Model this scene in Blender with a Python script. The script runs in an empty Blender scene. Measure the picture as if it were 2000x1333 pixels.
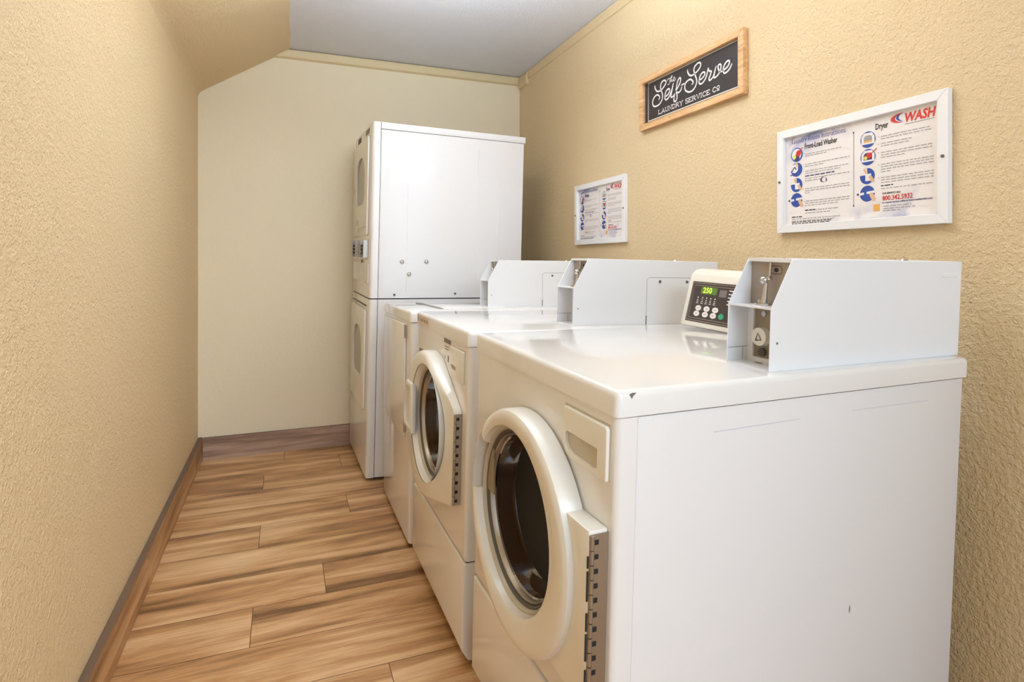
import bpy, bmesh, math, random
from mathutils import Matrix, Vector
random.seed(7)
S = bpy.context.scene
COL = S.collection
# ---------------------------------------------------------------- camera
TH = 0.3718
cam = bpy.data.cameras.new('camera'); co = bpy.data.objects.new('camera', cam); COL.objects.link(co)
co.location = (0, 0, 1.155); co.rotation_euler = (math.pi/2, 0, -TH)
cam.sensor_width = 36; cam.lens = 1140.8/2000*36; cam.shift_x = 0; cam.shift_y = -(666.5-513.8)/2000
cam.clip_start = 0.02
S.camera = co
# ---------------------------------------------------------------- world, lamps, exposure
w = bpy.data.worlds.new('world'); S.world = w; w.use_nodes = True
w.node_tree.nodes['Background'].inputs[0].default_value = (0.46, 0.68, 1.0, 1)
w.node_tree.nodes['Background'].inputs[1].default_value = 1.2
def area(name, loc, target, sx, sy, power, color):
    l = bpy.data.lights.new(name, 'AREA'); l.shape = 'RECTANGLE'; l.size = sx; l.size_y = sy
    l.energy = power; l.color = color
    o = bpy.data.objects.new(name, l); COL.objects.link(o); o.location = loc
    d = Vector(target)-Vector(loc); o.rotation_euler = d.to_track_quat('-Z', 'Y').to_euler()
    return o
area('ceiling_lamp', (0.95, 1.25, 2.40), (0.95, 1.2501, 0), 0.6, 0.6, 4.0, (1.0, 0.93, 0.80))
def point_fill(name, loc, power, color, r):
    l = bpy.data.lights.new(name, 'POINT'); l.energy = power; l.color = color; l.shadow_soft_size = r
    o = bpy.data.objects.new(name, l); COL.objects.link(o); o.location = loc
point_fill('far_end_fill', (0.5, 2.15, 2.25), 4.6, (1.0, 0.95, 0.86), 0.1)  # added point light without a fixture, brightens the far end
area('ceiling_fill', (0.5, 1.9, 2.1), (0.5, 1.9001, 3), 0.3, 0.3, 44, (0.72, 0.86, 1.0))  # unseen upward light, added to brighten the ceiling
area('rear_high_fill', (0.6, -1.3, 2.3), (0.8, 1.2, 0.6), 1.2, 0.6, 27, (0.76, 0.90, 1.0))  # invented high light behind the camera, lifts the machine sides
area('doorway_daylight', (0.6, -3.6, 1.5), (0.6, 2.0, 1.3), 2.4, 2.2, 24, (0.70, 0.86, 1.0))
sl = bpy.data.lights.new('left_wall_fill', 'SUN'); sl.energy = 1.65; sl.color = (1.0, 0.98, 0.90); sl.angle = 0.6  # added directional fill, brightens the left wall and floor
so = bpy.data.objects.new('left_wall_fill', sl); COL.objects.link(so); so.rotation_euler = Vector((-0.5, 1, -0.15)).to_track_quat('-Z', 'Y').to_euler()
S.view_settings.view_transform = 'Standard'; S.view_settings.look = 'None'
S.view_settings.gamma = 1; S.view_settings.use_curve_mapping = False
S.view_settings.exposure = -0.1

# ---------------------------------------------------------------- materials
def sr(r, g, b):
    f = lambda c: (c/255/12.92) if c/255 <= 0.04045 else ((c/255+0.055)/1.055)**2.4
    return (f(r), f(g), f(b), 1)
def mat(name, col, rough=0.5, metal=0.0, coat=0.0, bump=None, spec=None, mottling=0.0):
    m = bpy.data.materials.new(name); m.use_nodes = True
    nt = m.node_tree; b = nt.nodes['Principled BSDF']
    b.inputs['Base Color'].default_value = col; b.inputs['Roughness'].default_value = rough
    b.inputs['Metallic'].default_value = metal; b.inputs['Coat Weight'].default_value = coat
    b.inputs['Coat Roughness'].default_value = 0.05
    if spec is not None: b.inputs['Specular IOR Level'].default_value = spec
    tc = nt.nodes.new('ShaderNodeTexCoord')
    if mottling:
        n = nt.nodes.new('ShaderNodeTexNoise'); n.inputs['Scale'].default_value = 3.0; n.inputs['Detail'].default_value = 4
        nt.links.new(tc.outputs['Object'], n.inputs['Vector'])
        mx = nt.nodes.new('ShaderNodeMix'); mx.data_type = 'RGBA'
        mx.inputs[6].default_value = tuple(c*(1-mottling) for c in col[:3])+(1,)
        mx.inputs[7].default_value = tuple(min(1, c*(1+mottling)) for c in col[:3])+(1,)
        nt.links.new(n.outputs[0], mx.inputs[0]); nt.links.new(mx.outputs[2], b.inputs['Base Color'])
    if bump:
        last = None
        for (scale, dist, detail) in bump:
            n = nt.nodes.new('ShaderNodeTexNoise'); n.inputs['Scale'].default_value = scale
            n.inputs['Detail'].default_value = detail; n.inputs['Roughness'].default_value = 0.55
            nt.links.new(tc.outputs['Object'], n.inputs['Vector'])
            r = nt.nodes.new('ShaderNodeMapRange'); r.interpolation_type = 'SMOOTHSTEP'
            r.inputs['From Min'].default_value = 0.36; r.inputs['From Max'].default_value = 0.66
            nt.links.new(n.outputs[0], r.inputs[0])
            bp = nt.nodes.new('ShaderNodeBump'); bp.inputs['Strength'].default_value = 1.0
            bp.inputs['Distance'].default_value = dist
            nt.links.new(r.outputs[0], bp.inputs['Height'])
            if last: nt.links.new(last.outputs[0], bp.inputs['Normal'])
            last = bp
        nt.links.new(last.outputs[0], b.inputs['Normal'])
    return m
PAINT = sr(226, 200, 157)
M = {}
M['wall'] = mat('wall_paint', PAINT, 0.55, bump=[(80, 0.0015, 3), (210, 0.0008, 2)], mottling=0.02)
M['wall_back'] = mat('wall_paint_lit', sr(238, 225, 196), 0.6, bump=[(50, 0.0005, 3), (150, 0.0002, 2)], mottling=0.02)  # same wall paint made paler, brighter light put into its colour
M['trim'] = mat('trim_paint', sr(222, 203, 162), 0.5, bump=[(30, 0.0006, 2)])
M['ceiling'] = mat('ceiling_texture', sr(240, 240, 246), 0.9, bump=[(120, 0.0022, 3), (300, 0.0008, 2)])
M['enamel'] = mat('white_enamel', sr(238, 236, 234), 0.38, coat=1.0)
M['enamel_side'] = mat('white_enamel_side', sr(238, 237, 238), 0.42, coat=0.7)
M['plastic'] = mat('white_plastic', sr(236, 232, 222), 0.35, coat=0.5)
M['boxpaint'] = mat('white_powder_coat', sr(238, 238, 240), 0.35)
M['console'] = mat('console_plastic', sr(236, 230, 216), 0.4)
M['dark'] = mat('dark_gap', sr(28, 26, 26), 0.8)
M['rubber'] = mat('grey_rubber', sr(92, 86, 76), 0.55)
M['ringmetal'] = mat('inner_ring', sr(196, 186, 166), 0.3)
M['chrome'] = mat('chrome', sr(205, 203, 200), 0.18, metal=1)
M['steel'] = mat('brushed_steel', sr(175, 168, 158), 0.38, metal=1)
M['bronze'] = mat('bronze_plate', sr(158, 142, 120), 0.45, metal=0.35)
M['slideplate'] = mat('slide_plate', sr(168, 156, 144), 0.4, metal=0.3)
M['drum'] = mat('drum_steel', sr(120, 108, 96), 0.35, metal=0.8)
M['black'] = mat('black_print', sr(30, 27, 28), 0.5)
M['decal'] = mat('decal_brown', sr(62, 50, 46), 0.38)
M['decal_grey'] = mat('decal_grey', sr(120, 110, 104), 0.45)
M['white_print'] = mat('white_print', sr(236, 230, 226), 0.6)
M['tan_line'] = mat('tan_line', sr(196, 182, 160), 0.5)
M['pocket'] = mat('shaded_pocket_plastic', sr(150, 132, 104), 0.5)  # white door plastic with the handle pocket's depth shade in its colour
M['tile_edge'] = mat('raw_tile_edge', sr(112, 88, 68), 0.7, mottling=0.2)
M['green'] = mat('green_button', sr(40, 150, 105), 0.4)
M['sign_black'] = mat('sign_black', sr(50, 43, 41), 0.55, mottling=0.12)
M['red'] = mat('red_ink', sr(206, 44, 34), 0.5)
M['blue'] = mat('blue_ink', sr(44, 74, 150), 0.5)
M['navy'] = mat('navy_ink', sr(58, 52, 104), 0.5)
M['violet'] = mat('violet_ink', sr(110, 104, 150), 0.5)
M['grey_ink'] = mat('grey_ink', sr(160, 152, 152), 0.6)
M['skin'] = mat('hand_ink', sr(222, 176, 140), 0.6)
M['orange'] = mat('orange_ink', sr(232, 168, 84), 0.5)
M['yellow'] = mat('yellow_ink', sr(222, 214, 90), 0.5)
M['label'] = mat('pink_label', sr(226, 206, 190), 0.5)
M['frame'] = mat('white_frame', sr(242, 240, 240), 0.35)
M['windowgrey'] = mat('smoked_window', sr(120, 108, 86), 0.2, coat=0.4)
def glass_mat():
    m = mat('door_glass', sr(74, 54, 42), 0.07, coat=0.6); b = m.node_tree.nodes['Principled BSDF']
    b.inputs['Transmission Weight'].default_value = 0.3; b.inputs['IOR'].default_value = 1.5
    return m
M['glass'] = glass_mat()
def lcd():
    m = mat('lcd', sr(92, 124, 52), 0.3); return m
M['lcd'] = lcd()
def emis(name, col, s):
    m = bpy.data.materials.new(name); m.use_nodes = True; b = m.node_tree.nodes['Principled BSDF']
    b.inputs['Base Color'].default_value = col; b.inputs['Emission Color'].default_value = col; b.inputs['Emission Strength'].default_value = s
    return m
M['digit'] = emis('lit_digit', sr(190, 235, 60), 0.9)
def wood(name, dark, mid, light, vscale, uv=True, rough=0.38, axis=None):
    m = bpy.data.materials.new(name); m.use_nodes = True; nt = m.node_tree; b = nt.nodes['Principled BSDF']
    tc = nt.nodes.new('ShaderNodeTexCoord'); mp = nt.nodes.new('ShaderNodeMapping')
    nt.links.new(tc.outputs['UV' if uv else 'Object'], mp.inputs[0])
    mp.inputs['Scale'].default_value = (1.1, vscale, 1) if axis is None else axis
    n = nt.nodes.new('ShaderNodeTexNoise'); n.inputs['Scale'].default_value = 1.0; n.inputs['Detail'].default_value = 6
    n.inputs['Roughness'].default_value = 0.62; n.inputs['Distortion'].default_value = 0.35
    nt.links.new(mp.outputs[0], n.inputs['Vector'])
    cr = nt.nodes.new('ShaderNodeValToRGB'); e = cr.color_ramp.elements
    e[0].position = 0.33; e[0].color = dark; e[1].position = 0.68; e[1].color = light
    k = e.new(0.47); k.color = mid
    k = e.new(0.57); k.color = tuple(a*0.45+c*0.55 for a, c in zip(mid, light))
    nt.links.new(n.outputs[0], cr.inputs[0])
    # fine fibres
    mp2 = nt.nodes.new('ShaderNodeMapping'); nt.links.new(tc.outputs['UV' if uv else 'Object'], mp2.inputs[0])
    mp2.inputs['Scale'].default_value = (6, vscale*14, 1) if axis is None else tuple(a*7 for a in axis)
    n2 = nt.nodes.new('ShaderNodeTexNoise'); n2.inputs['Scale'].default_value = 1.0; n2.inputs['Detail'].default_value = 4
    nt.links.new(mp2.outputs[0], n2.inputs['Vector'])
    mx = nt.nodes.new('ShaderNodeMix'); mx.data_type = 'RGBA'; mx.blend_type = 'OVERLAY'; mx.inputs[0].default_value = 0.45
    nt.links.new(cr.outputs[0], mx.inputs[6]); nt.links.new(n2.outputs[0], mx.inputs[7])
    nt.links.new(mx.outputs[2], b.inputs['Base Color'])
    b.inputs['Roughness'].default_value = rough
    return m
M['floor'] = wood('wood_look_tile', sr(118, 80, 46), sr(190, 141, 92), sr(232, 196, 150), 9.5)
M['base_wood'] = wood('baseboard_tile', sr(112, 78, 48), sr(164, 118, 74), sr(212, 168, 120), 16, rough=0.45)
M['base_grey'] = wood('baseboard_tile_back', sr(120, 94, 78), sr(164, 134, 114), sr(198, 168, 146), 16, rough=0.45)
M['pine'] = wood('pine_frame', sr(186, 138, 88), sr(214, 168, 116), sr(232, 192, 146), 20, uv=False, rough=0.5, axis=(14, 3, 30))
M['grout'] = mat('grout', sr(92, 66, 44), 0.8)

def paper_mat():
    m = bpy.data.materials.new('printed_paper'); m.use_nodes = True; nt = m.node_tree; b = nt.nodes['Principled BSDF']
    tc = nt.nodes.new('ShaderNodeTexCoord')
    n = nt.nodes.new('ShaderNodeTexNoise'); n.inputs['Scale'].default_value = 9; n.inputs['Detail'].default_value = 3; n.inputs['Distortion'].default_value = 1.2
    nt.links.new(tc.outputs['Object'], n.inputs['Vector'])
    r = nt.nodes.new('ShaderNodeMapRange'); r.inputs['From Min'].default_value = 0.42; r.inputs['From Max'].default_value = 0.68
    nt.links.new(n.outputs[0], r.inputs[0])
    # printed cloud only in the upper left and lower right corners of the sheet
    sx = nt.nodes.new('ShaderNodeSeparateXYZ'); nt.links.new(tc.outputs['Object'], sx.inputs[0])
    def mth(op, a, c):
        q = nt.nodes.new('ShaderNodeMath'); q.operation = op; q.use_clamp = False
        for i, v in enumerate((a, c)):
            if isinstance(v, (int, float)): q.inputs[i].default_value = v
            else: nt.links.new(v, q.inputs[i])
        return q.outputs[0]
    # corner measure: |z*1.6 + y*0.5|
    k = mth('ADD', mth('MULTIPLY', sx.outputs[2], 6.2), mth('MULTIPLY', sx.outputs[1], 1.6))
    k = mth('ABSOLUTE', k, 0)
    k2 = nt.nodes.new('ShaderNodeMapRange'); k2.inputs['From Min'].default_value = 0.62; k2.inputs['From Max'].default_value = 1.15
    nt.links.new(k, k2.inputs[0])
    f = mth('MULTIPLY', r.outputs[0], k2.outputs[0])
    mx = nt.nodes.new('ShaderNodeMix'); mx.data_type = 'RGBA'
    mx.inputs[6].default_value = sr(240, 232, 228); mx.inputs[7].default_value = sr(128, 138, 184)
    nt.links.new(f, mx.inputs[0]); nt.links.new(mx.outputs[2], b.inputs['Base Color']); b.inputs['Roughness'].default_value = 0.35
    return m
M['paper'] = paper_mat()

# ---------------------------------------------------------------- mesh helpers
def NB(): return bmesh.new()
def merge(bm, t):
    me = bpy.data.meshes.new('tmp'); t.to_mesh(me); t.free(); bm.from_mesh(me); bpy.data.meshes.remove(me)
def bx(bm, x0, x1, y0, y1, z0, z1, bev=0.0, seg=3, edges=None):
    t = bmesh.new(); bmesh.ops.create_cube(t, size=1)
    for v in t.verts: v.co = Vector(((x0+x1)/2+v.co.x*(x1-x0), (y0+y1)/2+v.co.y*(y1-y0), (z0+z1)/2+v.co.z*(z1-z0)))
    if bev > 0:
        es = [e for e in t.edges if edges is None or edges(e)]
        bmesh.ops.bevel(t, geom=es, offset=bev, segments=seg, profile=0.5, affect='EDGES')
    merge(bm, t)
def prism(bm, pts, axis, a0, a1, bev=0.0, seg=2):
    """polygon pts in the two other axes (order kept x,y,z) extruded from a0 to a1 along axis"""
    t = bmesh.new(); i = 'xyz'.index(axis); vs = []
    def mk(p, a):
        q = list(p); q.insert(i, a); return t.verts.new(q)
    A = [mk(p, a0) for p in pts]; B = [mk(p, a1) for p in pts]; n = len(pts)
    t.faces.new(A); t.faces.new(B[::-1])
    for k in range(n): t.faces.new((A[k], B[k], B[(k+1) % n], A[(k+1) % n]))
    bmesh.ops.recalc_face_normals(t, faces=t.faces)
    if bev > 0: bmesh.ops.bevel(t, geom=list(t.edges), offset=bev, segments=seg, profile=0.5, affect='EDGES', clamp_overlap=True)
    merge(bm, t)
def lathe(bm, prof, cy, cz, n=96, cap0=False, cap1=False, sy=1.0, sz=1.0):
    """prof: (r, x) revolved about the x axis through (cy, cz)"""
    t = bmesh.new(); rings = []
    for r, x in prof:
        rings.append([t.verts.new((x, cy+r*sy*math.cos(2*math.pi*k/n), cz+r*sz*math.sin(2*math.pi*k/n))) for k in range(n)])
    for a, b in zip(rings, rings[1:]):
        for k in range(n): t.faces.new((a[k], a[(k+1) % n], b[(k+1) % n], b[k]))
    if cap0: t.faces.new(rings[0])
    if cap1: t.faces.new(rings[-1])
    bmesh.ops.recalc_face_normals(t, faces=t.faces)
    merge(bm, t)
def cyl(bm, p0, p1, r0, r1=None, n=24):
    r1 = r0 if r1 is None else r1
    p0, p1 = Vector(p0), Vector(p1); d = p1-p0; q = d.to_track_quat('Z', 'Y').to_matrix().to_4x4()
    t = bmesh.new(); bmesh.ops.create_cone(t, cap_ends=True, segments=n, radius1=r0, radius2=r1, depth=d.length,
                                           matrix=Matrix.Translation((p0+p1)/2) @ q)
    merge(bm, t)
def sph(bm, c, r, sc=(1, 1, 1)):
    t = bmesh.new(); bmesh.ops.create_uvsphere(t, u_segments=20, v_segments=12, radius=r)
    for v in t.verts: v.co = Vector(c)+Vector((v.co.x*sc[0], v.co.y*sc[1], v.co.z*sc[2]))
    merge(bm, t)
def link(name, me, parent=None):
    o = bpy.data.objects.new(name, me); COL.objects.link(o)
    if parent is not None: o.parent = parent
    return o
def obj(name, bm, m, parent=None, smooth=True, angle=35, label=None):
    me = bpy.data.meshes.new(name); bm.to_mesh(me); bm.free()
    for mm in (m if isinstance(m, (list, tuple)) else [m]): me.materials.append(mm)
    if smooth:
        me.polygons.foreach_set('use_smooth', [True]*len(me.polygons)); me.set_sharp_from_angle(angle=math.radians(angle))
    o = link(name, me, parent)
    if label: o['label'] = label
    return o
def struct(name, bm, m, **k):
    o = obj(name, bm, m, **k); o['kind'] = 'structure'; return o
def thing(name, label, cat, loc, rot=None, group=None):
    o = bpy.data.objects.new(name, None); COL.objects.link(o); o.empty_display_size = 0.1
    mw = Matrix.Translation(loc)
    if rot is not None: mw = mw @ rot.to_4x4()
    o.rotation_mode = 'QUATERNION'; o.location = mw.to_translation(); o.rotation_quaternion = mw.to_quaternion()
    o['label'] = label; o['category'] = cat
    if group: o['group'] = group
    return o
def cut(o, cutters):
    """boolean holes, baked straight into the mesh"""
    tmp = []
    for bm in cutters:
        c = obj('cutter', bm, M['dark'], o.parent, smooth=False); tmp.append(c)
        md = o.modifiers.new('b', 'BOOLEAN'); md.operation = 'DIFFERENCE'; md.object = c; md.solver = 'EXACT'
    dg = bpy.context.evaluated_depsgraph_get(); dg.update()
    me = bpy.data.meshes.new_from_object(o.evaluated_get(dg)); old = o.data; o.modifiers.clear(); o.data = me; me.name = old.name
    for c in tmp: bpy.data.objects.remove(c)
    me.polygons.foreach_set('use_smooth', [True]*len(me.polygons)); me.set_sharp_from_angle(angle=math.radians(35))
    return o
def text(bm, s, x, y, size, conv, align='LEFT', bold=0.0, shear=0.0, sx=1.0, ext=0.0002, fit=None, mi=0):
    """flat lettering; conv maps (right, up, out) to the parent's frame"""
    c = bpy.data.curves.new('t', 'FONT'); c.body = s; c.size = size; c.align_x = align; c.offset = bold*size; c.shear = shear
    c.extrude = ext; c.resolution_u = 2
    o = bpy.data.objects.new('t', c); COL.objects.link(o)
    dg = bpy.context.evaluated_depsgraph_get(); dg.update()
    me = bpy.data.meshes.new_from_object(o.evaluated_get(dg))
    if fit: sx = fit/(max(v.co.x for v in me.vertices)-min(v.co.x for v in me.vertices))
    for v in me.vertices: v.co = conv(x+v.co.x*sx, y+v.co.y, v.co.z)
    for p in me.polygons: p.material_index = mi
    bm.from_mesh(me); bpy.data.meshes.remove(me); bpy.data.objects.remove(o); bpy.data.curves.remove(c)
def spline(pts, n=6):
    out = []
    P = [pts[0]]+list(pts)+[pts[-1]]
    for i in range(1, len(P)-2):
        p0, p1, p2, p3 = [Vector(q) for q in P[i-1:i+3]]
        for k in range(n):
            t = k/n
            out.append(0.5*((2*p1)+(p2-p0)*t+(2*p0-5*p1+4*p2-p3)*t*t+(3*p1-p0-3*p2+p3)*t**3))
    out.append(Vector(pts[-1])); return out
def stroke(bm, pts, wdt, conv, out=0.0004, smooth=True, caps=True):
    """flat ribbon along a 2D path, rounded ends"""
    P = spline(pts) if smooth else [Vector(p) for p in pts]
    L, R = [], []
    for i, p in enumerate(P):
        a = P[max(0, i-1)]; b = P[min(len(P)-1, i+1)]; d = (b-a)
        if d.length < 1e-9: d = Vector((1, 0))
        d.normalize(); n = Vector((-d.y, d.x))*wdt/2
        L.append(p+n); R.append(p-n)
    vl = [bm.verts.new(conv(p.x, p.y, out)) for p in L]; vr = [bm.verts.new(conv(p.x, p.y, out)) for p in R]
    for i in range(len(P)-1): bm.faces.new((vl[i], vl[i+1], vr[i+1], vr[i]))
    if caps:
        for p in (P[0], P[-1]):
            bm.faces.new([bm.verts.new(conv(p.x+wdt/2*math.cos(k*math.pi/6), p.y+wdt/2*math.sin(k*math.pi/6), out)) for k in range(12)])
def rect(bm, x0, x1, y0, y1, conv, out=0.0004):
    bm.faces.new([bm.verts.new(conv(x, y, out)) for x, y in ((x0, y0), (x1, y0), (x1, y1), (x0, y1))])
def disc(bm, cx, cy, r, conv, out=0.0004, a0=0, a1=360, n=36, rx=1.0, chord=True):
    pts = [(cx+r*rx*math.cos(math.radians(a0+(a1-a0)*k/n)), cy+r*math.sin(math.radians(a0+(a1-a0)*k/n))) for k in range(n+(0 if a1-a0 >= 360 else 1))]
    bm.faces.new([bm.verts.new(conv(x, y, out)) for x, y in pts])
def poly(bm, pts, conv, out=0.0004): bm.faces.new([bm.verts.new(conv(x, y, out)) for x, y in pts])

# ---------------------------------------------------------------- room
XL, XR, YB, YF, H = -0.470, 1.5589, 3.850, -1.6, 2.4694
SX, SZ = 0.0326, 2.150
T = 0.1
fl = NB(); uvl = fl.loops.layers.uv.new('uv')
PW, Y0 = 0.2184, 1.70
joints = {-1: 0.281, 1: -0.097, 2: 0.137, 4: -0.097, 5: 0.285, 7: -0.102, 8: 0.305, 0: 0.72, 3: 0.66, 6: 0.66, 9: 0.0}
def floor_face(x0, x1, y0, y1, z, mi, uo, vo):
    vs = [fl.verts.new(p) for p in ((x0, y0, z), (x1, y0, z), (x1, y1, z), (x0, y1, z))]
    f = fl.faces.new(vs); f.material_index = mi
    for l in f.loops: l[uvl].uv = (l.vert.co.x+uo, l.vert.co.y+vo)
g = 0.0011
k = -16
while Y0+k*PW < YB:
    y0 = Y0+k*PW; y1 = min(YB, y0+PW)
    j = joints.get(k, random.uniform(-0.3, 0.9)); xs = [j+i*1.2 for i in range(-3, 4)]
    ends = sorted([XL]+[x for x in xs if XL < x < XR]+[XR])
    for a, b in zip(ends, ends[1:]):
        floor_face(a+g, b-g, y0+g, y1-g, 0, 0, random.uniform(0, 60), random.uniform(0, 60))
    k += 1
for (a, b, c, d) in ((XL-T, XR+T, YF, YB+T),): floor_face(a, b, c, d, -0.0012, 1, 0, 0)
struct('floor', fl, [M['floor'], M['grout']], smooth=False)
b = NB(); bx(b, XL-T, XL, YF, YB+T, -T, SZ+0.12); struct('wall_left', b, M['wall'])
b = NB(); bx(b, XR, XR+T, YF, YB+T, -T, H+T); struct('wall_right', b, M['wall'])
b = NB(); bx(b, XL-T, XR+T, YB, YB+T, -T, H+T); struct('wall_back', b, M['wall_back'])
# sloping soffit rising from the left wall, with a slightly wavy edge where the paint meets the ceiling
b = NB(); n = 60; row = []
for i in range(n+1):
    y = YF+(YB-YF)*i/n
    wob = 0.004*math.sin(y*9)+0.003*math.sin(y*23+1)
    e = 0.055
    row.append([b.verts.new(p) for p in ((XL-0.001, y, SZ-0.02), (XL+0.012, y, SZ+0.006), (XL+0.03, y, SZ+0.02), (SX-0.004+wob, y, H-0.004), (SX+0.004+wob, y, H+0.012))])
for p, q in zip(row, row[1:]):
    for i in range(4): b.faces.new((p[i], q[i], q[i+1], p[i+1]))
top = [b.verts.new((XL-T, YF, H+0.06)), b.verts.new((SX, YF, H+0.06)), b.verts.new((SX, YB, H+0.06)), b.verts.new((XL-T, YB, H+0.06))]
b.faces.new(top)
struct('wall_slope', b, M['wall'])
b = NB(); bx(b, SX-0.02, XR+T, YF, YB+T, H, H+T); struct('ceiling', b, M['ceiling'])
# moulding along the back wall and the right wall
b = NB(); prism(b, [(YB, H-0.060), (YB-0.020, H-0.052), (YB-0.026, H-0.040), (YB-0.026, H-0.008), (YB-0.012, H), (YB, H)], 'x', -0.055, XR-0.002)
struct('trim_1', b, M['trim'])
b = NB(); prism(b, [(XR, H-0.055), (XR-0.008, H-0.052), (XR-0.010, H-0.003), (XR, H-0.001)], 'y', YF, YB-0.16)
struct('trim_2', b, M['wall'])
b = NB(); prism(b, [(XR, H-0.092), (XR-0.018, H-0.088), (XR-0.022, H-0.03), (XR-0.010, H-0.002), (XR, H-0.002)], 'y', YB-0.165, YB-0.027)
struct('trim_3', b, M['wall'])
def baseboard(name, axis, lo, hi, wallc, thick, hgt, m, joints_):
    b = NB(); uv = b.loops.layers.uv.new('uv')
    e = [lo]+[j for j in joints_ if lo < j < hi]+[hi]
    for a, c in zip(e, e[1:]):
        t = bmesh.new(); bmesh.ops.create_cube(t, size=1)
        if axis == 'y': dims = ((wallc, wallc+thick), (a+0.001, c-0.001), (0.0, hgt))
        else: dims = ((a+0.001, c-0.001), (wallc-thick, wallc), (0.0, hgt))
        for v in t.verts: v.co = Vector([(d[0]+d[1])/2+q*(d[1]-d[0]) for d, q in zip(dims, v.co)])
        bmesh.ops.bevel(t, geom=list(t.edges), offset=0.002, segments=2, affect='EDGES'); t.normal_update()
        uo, vo = random.uniform(0, 50), random.uniform(0, 50)
        tl = t.loops.layers.uv.new('uv')
        for f in t.faces:
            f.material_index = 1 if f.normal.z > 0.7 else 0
            for l in f.loops:
                p = l.vert.co; s = p.y if axis == 'y' else p.x; o2 = p.x if axis == 'y' else p.y
                l[tl].uv = (s+uo, p.z+o2*(1.0)+vo)
        merge(b, t)
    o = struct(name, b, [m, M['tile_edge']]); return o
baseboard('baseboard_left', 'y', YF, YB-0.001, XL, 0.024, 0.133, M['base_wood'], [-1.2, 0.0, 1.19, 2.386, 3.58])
baseboard('baseboard_back', 'x', XL+0.025, XR, YB, 0.020, 0.130, M['base_grey'], [0.75])

# ---------------------------------------------------------------- machines
def frame_rot(r, t, q):
    return Matrix.Rotation(r, 3, 'Z') @ Matrix.Rotation(q, 3, 'X') @ Matrix.Rotation(t, 3, 'Y')
vert_edge = lambda e: abs(e.verts[0].co.z-e.verts[1].co.z) > 1e-4 and abs(e.verts[0].co.x-e.verts[1].co.x) < 1e-4 and abs(e.verts[0].co.y-e.verts[1].co.y) < 1e-4
top_edge = lambda zt: (lambda e: (e.verts[0].co.z > zt-1e-3 and e.verts[1].co.z > zt-1e-3) or vert_edge(e))
front_v = lambda e: vert_edge(e) and e.verts[0].co.x < 0.02
def hinge_mesh(h_side, h_kn, x0, x1, y, z0, z1, n, w=0.012):
    """piano hinge facing -y: h_side leaf plate, h_kn knuckles with dark notches"""
    bx(h_side, x0, x1, y-0.0015, y+0.001, z0, z1)
    step = (z1-z0)/n
    for i in range(n):
        za = z0+i*step
        cyl(h_side, (x0+0.003, y-0.002, za+step*0.04), (x0+0.003, y-0.002, za+step*0.96), 0.0042, n=14)
        bx(h_kn, x0+0.0075, x0+0.0155, y-0.0025, y-0.0012, za+step*0.30, za+step*0.62)
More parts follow.
